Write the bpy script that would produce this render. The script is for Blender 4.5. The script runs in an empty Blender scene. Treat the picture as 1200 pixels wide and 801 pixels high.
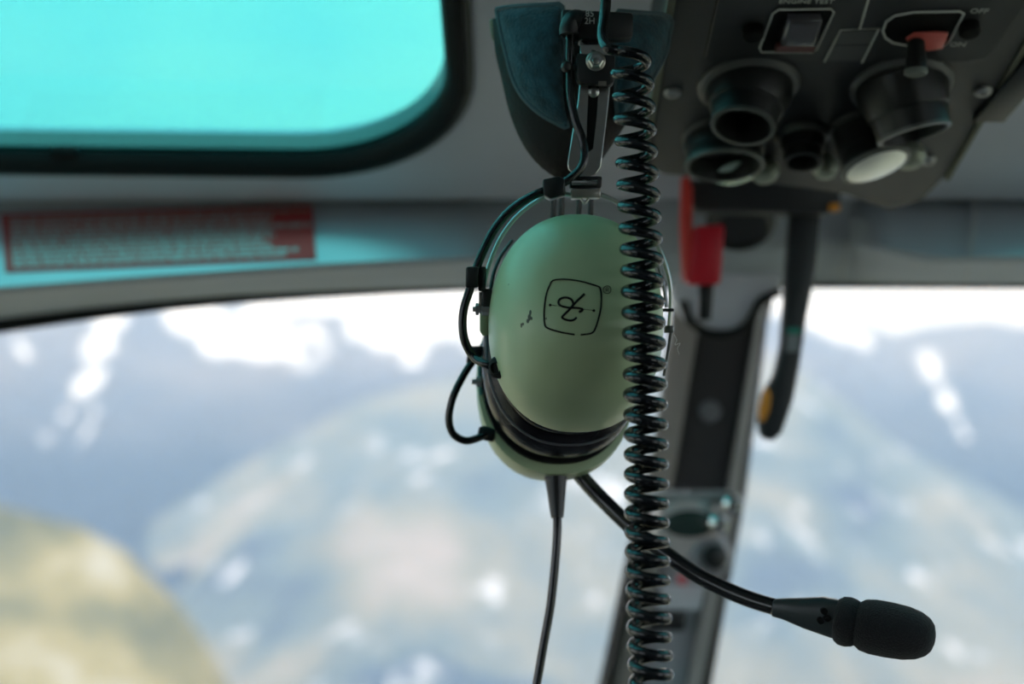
import bpy, bmesh, math, random
from mathutils import Vector, Matrix
from mathutils.bvhtree import BVHTree
import mathutils.noise as mn

random.seed(4)
S = bpy.context.scene
COL = S.collection

# ------------------------------------------------------------------ camera
PITCH = math.radians(8.0)
CAM = Vector((0.0, 0.0, 1.25))
FPX = 50.0 / 36.0 * 1200.0
cd = bpy.data.cameras.new('camera'); cam = bpy.data.objects.new('camera', cd); COL.objects.link(cam)
cam.location = CAM; cam.rotation_euler = (math.radians(90) + PITCH, 0, 0)
cd.lens = 50.0; cd.sensor_width = 36.0; cd.clip_start = 0.02; cd.clip_end = 60000
cd.dof.use_dof = True; cd.dof.focus_distance = 0.632; cd.dof.aperture_fstop = 4.7; cd.dof.aperture_blades = 9
S.camera = cam

# ------------------------------------------------------------------ sky, sun, exposure
w = bpy.data.worlds.new('sky'); S.world = w; w.use_nodes = True
nt = w.node_tree; nt.nodes.clear()
def N(nt, t, **k):
    n = nt.nodes.new(t)
    for a, b in k.items(): setattr(n, a, b)
    return n
tc = N(nt, 'ShaderNodeTexCoord'); mp = N(nt, 'ShaderNodeMapping'); mp.inputs['Scale'].default_value = (1, 1, 2.2)
no = N(nt, 'ShaderNodeTexNoise'); no.inputs['Scale'].default_value = 2.6; no.inputs['Detail'].default_value = 6
cr = N(nt, 'ShaderNodeValToRGB')
cr.color_ramp.elements[0].position = .40; cr.color_ramp.elements[0].color = (.62, .80, 1.0, 1)
cr.color_ramp.elements[1].position = .58; cr.color_ramp.elements[1].color = (1.0, 1.0, 1.0, 1)
bg = N(nt, 'ShaderNodeBackground'); bg.inputs[1].default_value = 1.25
ow = N(nt, 'ShaderNodeOutputWorld')
L = nt.links.new
L(tc.outputs['Generated'], mp.inputs[0]); L(mp.outputs[0], no.inputs['Vector']); L(no.outputs['Fac'], cr.inputs[0])
L(cr.outputs[0], bg.inputs[0]); L(bg.outputs[0], ow.inputs[0])

sl = bpy.data.lights.new('sun', 'SUN'); sun = bpy.data.objects.new('sun', sl); COL.objects.link(sun)
sl.energy = 1.95; sl.angle = math.radians(24); sl.color = (1.0, .96, .9)
sun_dir = Vector((-0.20, 0.62, -0.78)).normalized()      # travelling direction
sun.rotation_euler = sun_dir.to_track_quat('-Z', 'Y').to_euler()
sun.location = (2, -4, 8)

S.view_settings.view_transform = 'Standard'; S.view_settings.look = 'None'
S.view_settings.exposure = 0.75; S.view_settings.gamma = 1.0
S.cycles.use_denoising = True
S.cycles.max_bounces = 8; S.cycles.diffuse_bounces = 4; S.cycles.glossy_bounces = 4
S.cycles.transparent_max_bounces = 12; S.cycles.volume_bounces = 1
S.cycles.caustics_reflective = False; S.cycles.caustics_refractive = False

# ------------------------------------------------------------------ frames
FC = Vector((0, math.cos(PITCH), math.sin(PITCH))); UC = Vector((0, -math.sin(PITCH), math.cos(PITCH)))
def W(c):                                   # seat frame (right, up, forward) -> world
    return CAM + Vector((1, 0, 0)) * c[0] + UC * c[1] + FC * c[2]
def at(px, py, d): return Vector(((px - 600) / FPX * d, (400.5 - py) / FPX * d, d))
V = Vector

# ------------------------------------------------------------------ materials
MATS = {}
def mat(name, col, rough=.5, metal=0, spec=.5, nscale=0, namt=.0, bump=0, bscale=200, coat=0, emit=None, sheen=0):
    if name in MATS: return MATS[name]
    m = bpy.data.materials.new(name); m.use_nodes = True; t = m.node_tree; b = t.nodes['Principled BSDF']
    b.inputs['Base Color'].default_value = (*col, 1); b.inputs['Roughness'].default_value = rough
    b.inputs['Metallic'].default_value = metal; b.inputs['Specular IOR Level'].default_value = spec
    b.inputs['Coat Weight'].default_value = coat; b.inputs['Sheen Weight'].default_value = sheen
    tcn = N(t, 'ShaderNodeTexCoord')
    if namt:
        n = N(t, 'ShaderNodeTexNoise'); n.inputs['Scale'].default_value = nscale; n.inputs['Detail'].default_value = 5
        t.links.new(tcn.outputs['Object'], n.inputs['Vector'])
        r = N(t, 'ShaderNodeMapRange'); r.inputs[1].default_value = .3; r.inputs[2].default_value = .7
        r.inputs[3].default_value = 1 - namt; r.inputs[4].default_value = 1 + namt
        mx = N(t, 'ShaderNodeVectorMath', operation='SCALE'); mx.inputs[0].default_value = col
        t.links.new(n.outputs['Fac'], r.inputs[0]); t.links.new(r.outputs[0], mx.inputs['Scale']); t.links.new(mx.outputs[0], b.inputs['Base Color'])
    if bump:
        n2 = N(t, 'ShaderNodeTexNoise'); n2.inputs['Scale'].default_value = bscale; n2.inputs['Detail'].default_value = 4
        t.links.new(tcn.outputs['Object'], n2.inputs['Vector'])
        bp = N(t, 'ShaderNodeBump'); bp.inputs['Strength'].default_value = bump; bp.inputs['Distance'].default_value = .001
        t.links.new(n2.outputs['Fac'], bp.inputs['Height']); t.links.new(bp.outputs[0], b.inputs['Normal'])
    if emit:
        b.inputs['Emission Color'].default_value = (*emit[0], 1); b.inputs['Emission Strength'].default_value = emit[1]
    MATS[name] = m; return m
def pane_mat(name, tint, gloss=.06):
    m = bpy.data.materials.new(name); m.use_nodes = True; t = m.node_tree; t.nodes.clear()
    tr = N(t, 'ShaderNodeBsdfTransparent'); tr.inputs[0].default_value = (*tint, 1)
    gl = N(t, 'ShaderNodeBsdfGlossy'); gl.inputs['Roughness'].default_value = .03; gl.inputs[0].default_value = (.9, .95, 1, 1)
    lw = N(t, 'ShaderNodeLayerWeight'); lw.inputs[0].default_value = .5
    pw = N(t, 'ShaderNodeMath', operation='POWER'); pw.inputs[1].default_value = 5; t.links.new(lw.outputs['Facing'], pw.inputs[0])
    fr = N(t, 'ShaderNodeMath', operation='MULTIPLY_ADD'); fr.inputs[1].default_value = .5; fr.inputs[2].default_value = .025; t.links.new(pw.outputs[0], fr.inputs[0])
    mx = N(t, 'ShaderNodeMixShader'); o = N(t, 'ShaderNodeOutputMaterial')
    t.links.new(fr.outputs[0], mx.inputs[0]); t.links.new(tr.outputs[0], mx.inputs[1]); t.links.new(gl.outputs[0], mx.inputs[2]); t.links.new(mx.outputs[0], o.inputs[0])
    MATS[name] = m; return m

M = {}
M['liner'] = mat('headliner_grey', (.68, .69, .79), .62, nscale=9, namt=.05, bump=.15, bscale=350)
M['rubber'] = mat('black_rubber', (.008, .010, .011), .65, spec=.2)
M['skin'] = mat('roof_skin', (.5, .5, .5), .6)
M['flange'] = mat('window_flange', (.45, .45, .45), .5)
M['cabin'] = mat('cabin_lining', (.16, .165, .17), .8, nscale=5, namt=.08)
M['floor'] = mat('cabin_floor', (.10, .10, .11), .85, nscale=20, namt=.15)
M['shell'] = mat('sage_green_plastic', (.42, .52, .31), .32, spec=.5, nscale=40, namt=.04, bump=.03, bscale=900)
M['blackp'] = mat('black_plastic', (.012, .013, .014), .38)
M['cord'] = mat('black_cord_vinyl', (.006, .008, .010), .19, spec=.62, bump=.06, bscale=1200)
M['vinyl'] = mat('ear_seal_vinyl', (.010, .009, .012), .25, spec=.28, bump=.08, bscale=300)
M['steel'] = mat('brushed_steel', (.55, .56, .55), .28, metal=1, nscale=60, namt=.1)
M['darksteel'] = mat('dark_steel_wire', (.20, .21, .21), .3, metal=1)
M['brass'] = mat('worn_plate', (.40, .38, .34), .35, metal=1, nscale=80, namt=.2)
M['padc'] = mat('fleece_navy_teal', (.020, .065, .090), .95, nscale=160, namt=.45, bump=1.0, bscale=700, sheen=.25)
M['leather'] = mat('brown_black_leather', (.018, .013, .012), .7, spec=.2, nscale=40, namt=.3, bump=.5, bscale=500)
M['piping'] = mat('pad_piping', (.07, .11, .13), .7)
M['foam'] = mat('mic_foam', (.010, .011, .013), 1.0, bump=1.0, bscale=1500, nscale=900, namt=.3, sheen=.15)
M['ink'] = mat('black_ink', (.006, .006, .006), .7, spec=.15)
M['panel'] = mat('console_charcoal', (.029, .030, .036), .45, spec=.35, nscale=60, namt=.06, bump=.2, bscale=800)
M['consoleside'] = mat('console_side_khaki', (.155, .155, .115), .55)
M['whitep'] = mat('panel_print', (.62, .62, .60), .6)
M['lens'] = mat('frosted_lens', (.90, .90, .84), .28, metal=.75)
M['redplastic'] = mat('red_enamel', (.62, .012, .030), .4)
M['redguard'] = mat('red_guard', (.75, .15, .13), .35)
M['darkred'] = mat('dark_red_plastic', (.10, .02, .02), .4)
M['clearcap'] = mat('smoky_guard', (.085, .08, .095), .15, coat=.6)
M['orange'] = mat('orange_grip', (.80, .30, .03), .5)
M['post'] = mat('post_grey', (.20, .20, .20), .45, nscale=14, namt=.08)
M['khaki'] = mat('post_khaki', (.13, .118, .10), .6)
M['postpanel'] = mat('post_inner_panel', (.030, .027, .030), .6)
M['label'] = mat('label_white', (.55, .56, .6), .6)
M['placard'] = mat('placard_red', (.42, .035, .035), .5, nscale=12, namt=.08)
M['lettering'] = mat('placard_white', (.40, .42, .43), .6)
M['chrome'] = mat('chrome', (.75, .78, .78), .12, metal=1)
M['greenglass'] = mat('compass_green', (.03, .05, .045), .2)
M['glass'] = pane_mat('clear_pane', (.985, .99, .99))
M['tint'] = pane_mat('tinted_pane', (.32, .755, .745))

# ------------------------------------------------------------------ object helpers
def org(o):
    while o.parent: o = o.parent
    return Vector(o.location)
def thing(name, label, cat, c, group=None, world=False):
    o = bpy.data.objects.new(name, None); COL.objects.link(o); o.empty_display_size = .02
    o.location = c if world else W(c); o['label'] = label; o['category'] = cat
    if group: o['group'] = group
    return o
def tag(o, label=None, cat=None, group=None, kind=None):
    if label: o['label'] = label
    if cat: o['category'] = cat
    if group: o['group'] = group
    if kind: o['kind'] = kind
    return o

class MB:
    def __init__(s, world=False): s.bm = bmesh.new(); s.world = world
    def p(s, c): return s.bm.verts.new(c if s.world else W(c))
    def loft(s, rings, cap=True, closed=False, loop=True):
        vs = [[s.p(c) for c in r] for r in rings]; n = len(vs[0]); k = len(vs)
        for i in range(k if closed else k - 1):
            a, b = vs[i], vs[(i + 1) % k]
            for j in range(n if loop else n - 1):
                try: s.bm.faces.new((a[j], a[(j + 1) % n], b[(j + 1) % n], b[j]))
                except ValueError: pass
        if cap and not closed and loop:
            s.bm.faces.new(vs[0]); s.bm.faces.new(vs[-1][::-1])
        return s
    def tube(s, pts, r, n=10, smooth=4, flat=None):
        pts = [V(p) for p in pts]
        if smooth: pts = crom(pts, smooth)
        k = len(pts); rr = r if callable(r) else (lambda t: r)
        t0 = (pts[1] - pts[0]).normalized(); up = V((0, 0, 1)) if abs(t0.z) < .8 else V((1, 0, 0))
        nrm = (up - t0 * up.dot(t0)).normalized(); rings = []
        for i, p in enumerate(pts):
            t = (pts[min(i + 1, k - 1)] - pts[max(i - 1, 0)]).normalized()
            nrm = (nrm - t * nrm.dot(t)).normalized(); bn = t.cross(nrm)
            R = rr(i / (k - 1)); rings.append([p + (nrm * math.cos(a) + bn * math.sin(a)) * R for a in [2 * math.pi * j / n for j in range(n)]])
        return s.loft(rings)
    def lathe(s, o, ax, prof, n=32, sx=1.0, ref=None, cap=True):
        ax = V(ax).normalized(); ref = V(ref) if ref else (V((1, 0, 0)) if abs(ax.x) < .9 else V((0, 1, 0)))
        a1 = (ref - ax * ref.dot(ax)).normalized(); a2 = ax.cross(a1); o = V(o)
        return s.loft([[o + ax * h + (a1 * math.cos(t) * sx + a2 * math.sin(t)) * r for t in [2 * math.pi * j / n for j in range(n)]] for r, h in prof], cap)
    def box(s, c, ax, ay, az):                  # centre + half vectors
        c, ax, ay, az = map(V, (c, ax, ay, az))
        return s.loft([[c - ax - ay + az * k, c + ax - ay + az * k, c + ax + ay + az * k, c - ax + ay + az * k] for k in (-1, 1)])
    def prism(s, pts, off):
        pts = [V(p) for p in pts]; off = V(off)
        return s.loft([pts, [p + off for p in pts]])
    def bevel(s, w, seg=2, ang=30):
        bmesh.ops.recalc_face_normals(s.bm, faces=s.bm.faces)
        es = [e for e in s.bm.edges if len(e.link_faces) == 2 and e.calc_face_angle(0) > math.radians(ang)]
        bmesh.ops.bevel(s.bm, geom=es, offset=w, segments=seg, affect='EDGES', profile=.5, clamp_overlap=True); return s
    def build(s, name, m, parent=None, sharp=35, smooth=True):
        bmesh.ops.remove_doubles(s.bm, verts=s.bm.verts, dist=1e-7)
        bmesh.ops.recalc_face_normals(s.bm, faces=s.bm.faces)
        me = bpy.data.meshes.new(name)
        if parent: o0 = org(parent)
        else:
            lo = V((1e9,) * 3); hi = -lo
            for v in s.bm.verts:
                for k in range(3): lo[k] = min(lo[k], v.co[k]); hi[k] = max(hi[k], v.co[k])
            o0 = (lo + hi) / 2
        bmesh.ops.translate(s.bm, verts=s.bm.verts, vec=-o0)
        s.bm.to_mesh(me); s.bm.free()
        if smooth:
            me.polygons.foreach_set('use_smooth', [True] * len(me.polygons)); me.set_sharp_from_angle(angle=math.radians(sharp))
        me.materials.append(m)
        o = bpy.data.objects.new(name, me); COL.objects.link(o)
        if parent: o.parent = parent
        else: o.location = o0
        return o
def crom(p, k):
    out = []; n = len(p)
    for i in range(n - 1):
        a, b, c, d = p[max(i - 1, 0)], p[i], p[i + 1], p[min(i + 2, n - 1)]
        for j in range(k):
            t = j / k
            out.append(.5 * ((2 * b) + (c - a) * t + (2 * a - 5 * b + 4 * c - d) * t * t + (3 * b - a - 3 * c + d) * t ** 3))
    out.append(p[-1]); return out
def text_verts(s, size):
    cu = bpy.data.curves.new('t', 'FONT'); cu.body = s; cu.size = size; cu.align_x = 'CENTER'; cu.resolution_u = 3
    o = bpy.data.objects.new('t', cu); COL.objects.link(o); bpy.context.view_layer.update()
    me = bpy.data.meshes.new_from_object(o.evaluated_get(bpy.context.evaluated_depsgraph_get()))
    r = [tuple(v.co) for v in me.vertices], [tuple(p.vertices) for p in me.polygons]
    bpy.data.objects.remove(o); bpy.data.curves.remove(cu); bpy.data.meshes.remove(me); return r
def add_text(mb, s, size, f, thick):
    vs, fs = text_verts(s, size)
    a = [mb.p(f(x, y, 0)) for x, y, _ in vs]; b = [mb.p(f(x, y, thick)) for x, y, _ in vs]
    cnt = {}
    for fc in fs:
        for i in range(len(fc)):
            e = (fc[i], fc[(i + 1) % len(fc)]); cnt[e] = 1
        mb.bm.faces.new([b[i] for i in fc]); mb.bm.faces.new([a[i] for i in fc][::-1])
    for (i, j) in cnt:
        if (j, i) not in cnt: mb.bm.faces.new((a[i], a[j], b[j], b[i]))

# ================================================================== OUTSIDE
def terrain_mat(name, build):
    m = bpy.data.materials.new(name); m.use_nodes = True; t = m.node_tree; b = t.nodes['Principled BSDF']
    b.inputs['Roughness'].default_value = .95; b.inputs['Specular IOR Level'].default_value = .1
    build(t, b); return m
def noise(t, scale, detail=6, src=None, rough=.6):
    n = N(t, 'ShaderNodeTexNoise'); n.inputs['Scale'].default_value = scale; n.inputs['Detail'].default_value = detail; n.inputs['Roughness'].default_value = rough
    t.links.new(src, n.inputs['Vector']); return n.outputs['Fac']
def ramp(t, fac, stops):
    r = N(t, 'ShaderNodeValToRGB'); e = r.color_ramp.elements
    while len(e) < len(stops): e.new(.5)
    for k, (p, c) in enumerate(stops): e[k].position = p; e[k].color = (*c, 1)
    t.links.new(fac, r.inputs[0]); return r.outputs[0]
def mixc(t, f, a, b):
    m = N(t, 'ShaderNodeMix', data_type='RGBA'); t.links.new(f, m.inputs[0]); t.links.new(a, m.inputs[6]); t.links.new(b, m.inputs[7]); return m.outputs[2]
def m_far(t, b):
    tcn = N(t, 'ShaderNodeTexCoord').outputs['Object']; geo = N(t, 'ShaderNodeNewGeometry')
    rock = ramp(t, noise(t, .0016, 6, tcn), [(.3, (.05, .07, .14)), (.55, (.14, .14, .18)), (.75, (.24, .21, .22))])  # bluish stops put shadow tone into the rock colour
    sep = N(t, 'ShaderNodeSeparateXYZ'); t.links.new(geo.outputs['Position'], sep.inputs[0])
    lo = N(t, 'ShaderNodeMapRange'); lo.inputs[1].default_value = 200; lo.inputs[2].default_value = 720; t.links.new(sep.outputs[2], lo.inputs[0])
    shaded_forest = N(t, 'ShaderNodeRGB'); shaded_forest.outputs[0].default_value = (.008, .032, .090, 1); rock = mixc(t, lo.outputs[0], shaded_forest.outputs[0], rock)  # low forest darkened to blue, valley shade painted into its colour
    snow = N(t, 'ShaderNodeRGB'); snow.outputs[0].default_value = (.86, .88, .93, 1)
    hr = N(t, 'ShaderNodeMapRange'); hr.inputs[1].default_value = 350; hr.inputs[2].default_value = 1350; t.links.new(sep.outputs[2], hr.inputs[0])
    n = noise(t, .0062, 5, tcn, .6); ad = N(t, 'ShaderNodeMath', operation='ADD'); t.links.new(hr.outputs[0], ad.inputs[0]); t.links.new(n, ad.inputs[1])
    f = N(t, 'ShaderNodeMapRange'); f.inputs[1].default_value = 1.30; f.inputs[2].default_value = 1.62
    at_ = N(t, 'ShaderNodeAttribute', attribute_name='snow_cover'); a3 = N(t, 'ShaderNodeMath', operation='ADD')
    t.links.new(at_.outputs['Fac'], a3.inputs[0]); t.links.new(ad.outputs[0], a3.inputs[1]); t.links.new(a3.outputs[0], f.inputs[0])
    t.links.new(mixc(t, f.outputs[0], rock, snow.outputs[0]), b.inputs['Base Color'])
def m_spur(t, b):
    tcn = N(t, 'ShaderNodeTexCoord').outputs['Object']
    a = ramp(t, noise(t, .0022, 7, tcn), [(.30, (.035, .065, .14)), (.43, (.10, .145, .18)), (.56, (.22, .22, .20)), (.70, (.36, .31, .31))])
    sn = N(t, 'ShaderNodeRGB'); sn.outputs[0].default_value = (.62, .64, .72, 1)
    f = N(t, 'ShaderNodeMapRange'); f.inputs[1].default_value = .60; f.inputs[2].default_value = .68; t.links.new(noise(t, .0075, 4, tcn), f.inputs[0])
    t.links.new(mixc(t, f.outputs[0], a, sn.outputs[0]), b.inputs['Base Color'])
def m_hill(t, b):
    tcn = N(t, 'ShaderNodeTexCoord').outputs['Object']
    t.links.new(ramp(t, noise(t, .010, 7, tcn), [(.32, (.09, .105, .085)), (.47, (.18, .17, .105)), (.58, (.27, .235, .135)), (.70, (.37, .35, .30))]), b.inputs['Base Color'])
def ridge(name, crest, dist, back, base_d, base_z, m, amp, sc, seed, rows=50, cols=150, px0=-900, px1=2100, label=None, snow=None):
    """a mountain side: crest points (px, py) at distance dist, falling towards the viewer to base_d, and away behind the crest"""
    bm = bmesh.new(); g = []
    for i in range(cols + 1):
        px = px0 + (px1 - px0) * i / cols
        for k in range(len(crest) - 1):
            if crest[k][0] <= px <= crest[k + 1][0] or k == len(crest) - 2: break
        (xa, ya), (xb, yb) = crest[k], crest[k + 1]; u = min(max((px - xa) / (xb - xa), 0), 1); py = ya + (yb - ya) * u
        top = W(at(px, py, dist)); az = (px - 600) / FPX; col = []
        for j in range(rows + 9):
            if j <= rows:
                q = j / rows; y = base_d + (top.y - base_d) * q; z = base_z + (top.z - base_z) * (q ** 1.12)
            else:
                q = (j - rows) / 8; y = top.y + back * q; z = top.z - (top.z - base_z) * q * .8
            x = az * y
            a = amp * (mn.ridged_multi_fractal(V((x * sc, y * sc, seed)), 1.0, 2.1, 6, 1.0, 2.0) - 1.0) * .5
            edge = min(1, .25 + abs(j - rows) / 12.0)
            col.append(bm.verts.new((x + a * .3, y, z + a * edge)))
        g.append(col)
    for i in range(cols):
        for j in range(rows + 8): bm.faces.new((g[i][j], g[i + 1][j], g[i + 1][j + 1], g[i][j + 1]))
    me = bpy.data.meshes.new(name); bm.to_mesh(me); bm.free(); me.materials.append(m)
    me.polygons.foreach_set('use_smooth', [True] * len(me.polygons))
    if snow:                                # where gullies and shelves hold old snow
        at2 = me.attributes.new('snow_cover', 'FLOAT', 'POINT'); val = []
        for v in me.vertices:
            r_ = v.co - CAM; f_ = r_.dot(FC); px = 600 + FPX * r_.x / f_; py = 400.5 - FPX * r_.dot(UC) / f_; b_ = 0
            for x0, y0, x1, y1, rad in snow:
                dx, dy = x1 - x0, y1 - y0; tt = min(max(((px - x0) * dx + (py - y0) * dy) / (dx * dx + dy * dy + 1e-6), 0), 1)
                b_ = max(b_, 1 - math.hypot(px - x0 - dx * tt, py - y0 - dy * tt) / (rad * 1.9))
            val.append(max(b_, 0) * 1.1 * (.95 + .7 * mn.noise(V((px / 26, py / 20, 2.2)))))
        at2.data.foreach_set('value', val)
    o = bpy.data.objects.new(name, me); COL.objects.link(o); o['kind'] = 'structure'
    if label: o['label'] = label
    return o
SNOW = [(130, 375, 100, 450, 17), (100, 450, 45, 535, 14), (110, 480, 90, 540, 8), (20, 400, 40, 430, 6), (215, 365, 260, 395, 22), (260, 395, 330, 405, 26), (345, 410, 350, 412, 30),
        (300, 352, 560, 350, 12), (430, 380, 480, 400, 26), (500, 370, 560, 390, 20), (900, 345, 985, 385, 14), (1010, 400, 1012, 402, 10), (1085, 425, 1100, 450, 13), (1100, 450, 1132, 512, 12), (940, 440, 942, 442, 8), (620, 360, 760, 350, 14)]
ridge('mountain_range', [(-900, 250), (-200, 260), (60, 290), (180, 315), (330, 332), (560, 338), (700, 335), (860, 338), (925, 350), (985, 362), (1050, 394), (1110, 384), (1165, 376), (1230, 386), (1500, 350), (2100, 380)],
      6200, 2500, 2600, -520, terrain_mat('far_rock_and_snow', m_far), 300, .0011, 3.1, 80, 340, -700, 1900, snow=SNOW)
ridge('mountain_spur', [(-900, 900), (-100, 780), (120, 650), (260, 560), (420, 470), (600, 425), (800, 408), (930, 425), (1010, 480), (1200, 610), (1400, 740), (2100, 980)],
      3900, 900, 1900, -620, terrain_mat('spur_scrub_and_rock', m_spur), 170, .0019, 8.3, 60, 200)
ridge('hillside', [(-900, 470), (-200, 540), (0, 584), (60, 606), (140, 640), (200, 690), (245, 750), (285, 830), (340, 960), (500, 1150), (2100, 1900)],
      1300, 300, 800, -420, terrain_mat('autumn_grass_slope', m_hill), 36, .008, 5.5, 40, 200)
gm = MB(world=True); gm.loft([[(-12000, -9000, -640), (12000, -9000, -640), (12000, 12000, -640), (-12000, 12000, -640)], [(-12000, -9000, -650), (12000, -9000, -650), (12000, 12000, -650), (-12000, 12000, -650)]])
tag(gm.build('valley_ground', mat('valley_floor', (.22, .24, .17), .95, nscale=.002, namt=.3)), kind='structure')
hz = MB(world=True); hz.box((0, 6400, 900), (9000, 0, 0), (0, 6000, 0), (0, 0, 1530))
hm = bpy.data.materials.new('valley_haze'); hm.use_nodes = True; ht = hm.node_tree; ht.nodes.clear()
vs = N(ht, 'ShaderNodeVolumeScatter'); vs.inputs['Color'].default_value = (.56, .76, 1.0, 1); vs.inputs['Density'].default_value = .00016; vs.inputs['Anisotropy'].default_value = .2
oo = N(ht, 'ShaderNodeOutputMaterial'); ht.links.new(vs.outputs[0], oo.inputs['Volume'])
tag(hz.build('haze', hm, smooth=False), 'pale blue valley haze in front of the mountains', 'haze', kind='stuff')

# ================================================================== CABIN SHELL
SL = .407                                   # the roof falls towards the windscreen
def roof_y(z, c): return c - SL * z
RC = .560
def rp(x, z, lift=0): return V((x, roof_y(z, RC) + lift, z))
def rrect(x0, x1, z0, z1, r, off=0, n=12, skew=0):
    x0 += off; x1 -= off; z0 += off; z1 -= off; r = max(r - off, .01); out = []
    for cx, cz, a0 in ((x1 - r, z1 - r, 0), (x0 + r, z1 - r, 90), (x0 + r, z0 + r, 180), (x1 - r, z0 + r, 270)):
        for k in range(n + 1):
            a = math.radians(a0 + 90 * k / n); x = cx + r * math.cos(a); z = cz + r * math.sin(a)
            out.append((x, z + skew * (x - x1)))
    return out
WIN = [(-.74, -.034, .48, 1.063, .125, .02), (.345, .74, .48, 1.015, .12, 0)]
def fill_plate(mb, outer, holes, f, t):
    """plate with holes; f(x, z, lift) -> point"""
    bm = mb.bm; tops = []
    for lift in (0, t):
        es = []
        for lp in [outer] + holes:
            vs_ = [mb.p(f(x, z, lift)) for x, z in lp]
            for i in range(len(vs_)): es.append(bm.edges.new((vs_[i], vs_[(i + 1) % len(vs_)])))
            tops.append(vs_)
        bmesh.ops.triangle_fill(bm, edges=es, use_beauty=True)
    k = len(tops) // 2
    for a, b in zip(tops[:k], tops[k:]):
        for i in range(len(a)): bm.faces.new((a[i], a[(i + 1) % len(a)], b[(i + 1) % len(b)], b[i]))
XW = .86
mb = MB()
fill_plate(mb, [(-XW, .0), (XW, .0), (XW, 1.104), (-XW, 1.104)], [rrect(*a[:5], skew=a[5]) for a in WIN], rp, .03)
tag(mb.build('ceiling', M['liner'], sharp=30), kind='structure')
mb = MB(); mb.box((0, RC + .015, -.55), (XW, 0, 0), (0, .015, 0), (0, 0, .55)); tag(mb.build('ceiling', M['liner']), kind='structure')
for i, a in enumerate(WIN):
    wn = bpy.data.objects.new('window_%d' % (i + 1), None); COL.objects.link(wn); wn['kind'] = 'structure'
    wn.location = W(rp((a[0] + a[1]) / 2, (a[2] + a[3]) / 2))
    g = MB(); poly = rrect(*a[:5], off=.003, skew=a[5]); g.loft([[rp(x, z, .007) for x, z in poly], [rp(x, z, .011) for x, z in poly]]); g.build('pane', M['tint'], wn)
    s = MB(); R = [[rp(x, z, l) for x, z in rrect(*a[:5], off=o, skew=a[5])] for o, l in ((-.004, .002), (-.004, -.004), (.002, -.006), (.007, -.004), (.010, .001), (.010, .0065), (-.003, .0065))]
    s.loft(R, closed=True); s.build('seal', M['rubber'], wn)
    s = MB(); R = [[rp(x, z, l) for x, z in rrect(*a[:5], off=o, skew=a[5])] for o, l in ((-.003, .0215), (-.003, .0115), (.008, .0115), (.010, .0215))]
    s.loft(R, closed=True); s.build('window_frame', M['flange'], wn)
    s = MB(); R = [[rp(x, z, l) for x, z in rrect(*a[:5], off=o, skew=a[5])] for o, l in ((-.009, .001), (-.009, -.002), (-.0045, -.0025), (-.0045, .001))]
    s.loft(R, closed=True); s.build('trim_ring', mat('trim_ring_grey', (.07, .07, .065), .5), wn)
wc = bpy.data.objects['window_1']
s = MB(); s.loft([[rp(x, z, l) for x, z in ((-.338, 1.040), (-.320, 1.040), (-.317, 1.054), (-.341, 1.054))] for l in (.003, .0068)]); s.build('catch', M['rubber'], wc)
# header between roof and windscreens: columns of (px, [rows of (py, d)])
def lerp(a, b, t): return a + (b - a) * t
def prow(px, table):
    for (xa, ya), (xb, yb) in zip(table[:-1], table[1:]):
        if xa <= px <= xb: return lerp(ya, yb, (px - xa) / (xb - xa))
    return table[0][1] if px < table[0][0] else table[-1][1]
STOP = [(-700, 262), (0, 246), (370, 237), (560, 234), (2000, 226)]
SBOT = [(-700, 400), (-200, 352), (0, 336), (185, 322), (370, 309), (560, 300), (2000, 300)]
LIPB = [(-700, 470), (-200, 400), (0, 374), (150, 356), (300, 345), (430, 340), (560, 336), (960, 333), (2000, 336)]
def rec(px):                                  # how deep the light cove is at this column
    if px < 800: return min(max((660 - px) / 120, 0), 1)
    return min(max((px - 1000) / 35, 0), 1) ** .6
def strip_pts(px):
    k = rec(px); top = at(px, prow(px, STOP), lerp(1.118, 1.128, k)); b = prow(px, SBOT)
    if px > 900: b = 300 - (1 - min(max((px - 1000) / 90, 0), 1)) * 20
    return top, at(px, b, lerp(1.128, 1.050, k))
hd = MB(); cols = []
xs = [-700, -450, -200, -100, 0, 100, 185, 280, 370, 460, 540, 580, 620, 660, 760, 860, 960, 995, 1002, 1010, 1020, 1032, 1045, 1090, 1150, 1250, 1400, 1700, 2000]
for px in xs:
    t, b = strip_pts(px); pt = prow(px, STOP)
    ed = at(px, pt - 1.5, 1.100); z = 1.100; ed = V(((px - 600) / FPX * z, RC - SL * z, z)); lb = at(px, prow(px, LIPB), 1.20)
    cols.append([ed + V((0, .03, .0)), ed, ed + V((0, 0, .010)), t, lerp(t, b, .5), lerp(t, b, .96), b, b + V((0, -.004, .004)), lerp(b, lb, .5) + V((0, -.001, 0)), lb, lb + V((0, .01, .03)), t + V((0, .03, .06))])
hd.loft(cols, cap=True)
tag(hd.build('trim_1', mat('header_grey', (.46, .50, .56), .6, nscale=9, namt=.05), sharp=40), 'grey windscreen header with a teal-lit light cove', kind='structure')
fr = MB(); R = []
for px in xs:
    k = LIPB; y = prow(px, LIPB); h = prow(px, [(-700, 34), (0, 15), (200, 10), (500, 4), (2000, 4)])
    a = at(px, y - 1, 1.197); b = at(px, y + h, 1.203); R.append([a, b, b + V((0, 0, .02)), a + V((0, 0, .04))])
fr.loft(R); tag(fr.build('trim_2', M['rubber']), 'black windscreen edge seal', kind='structure')
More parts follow.
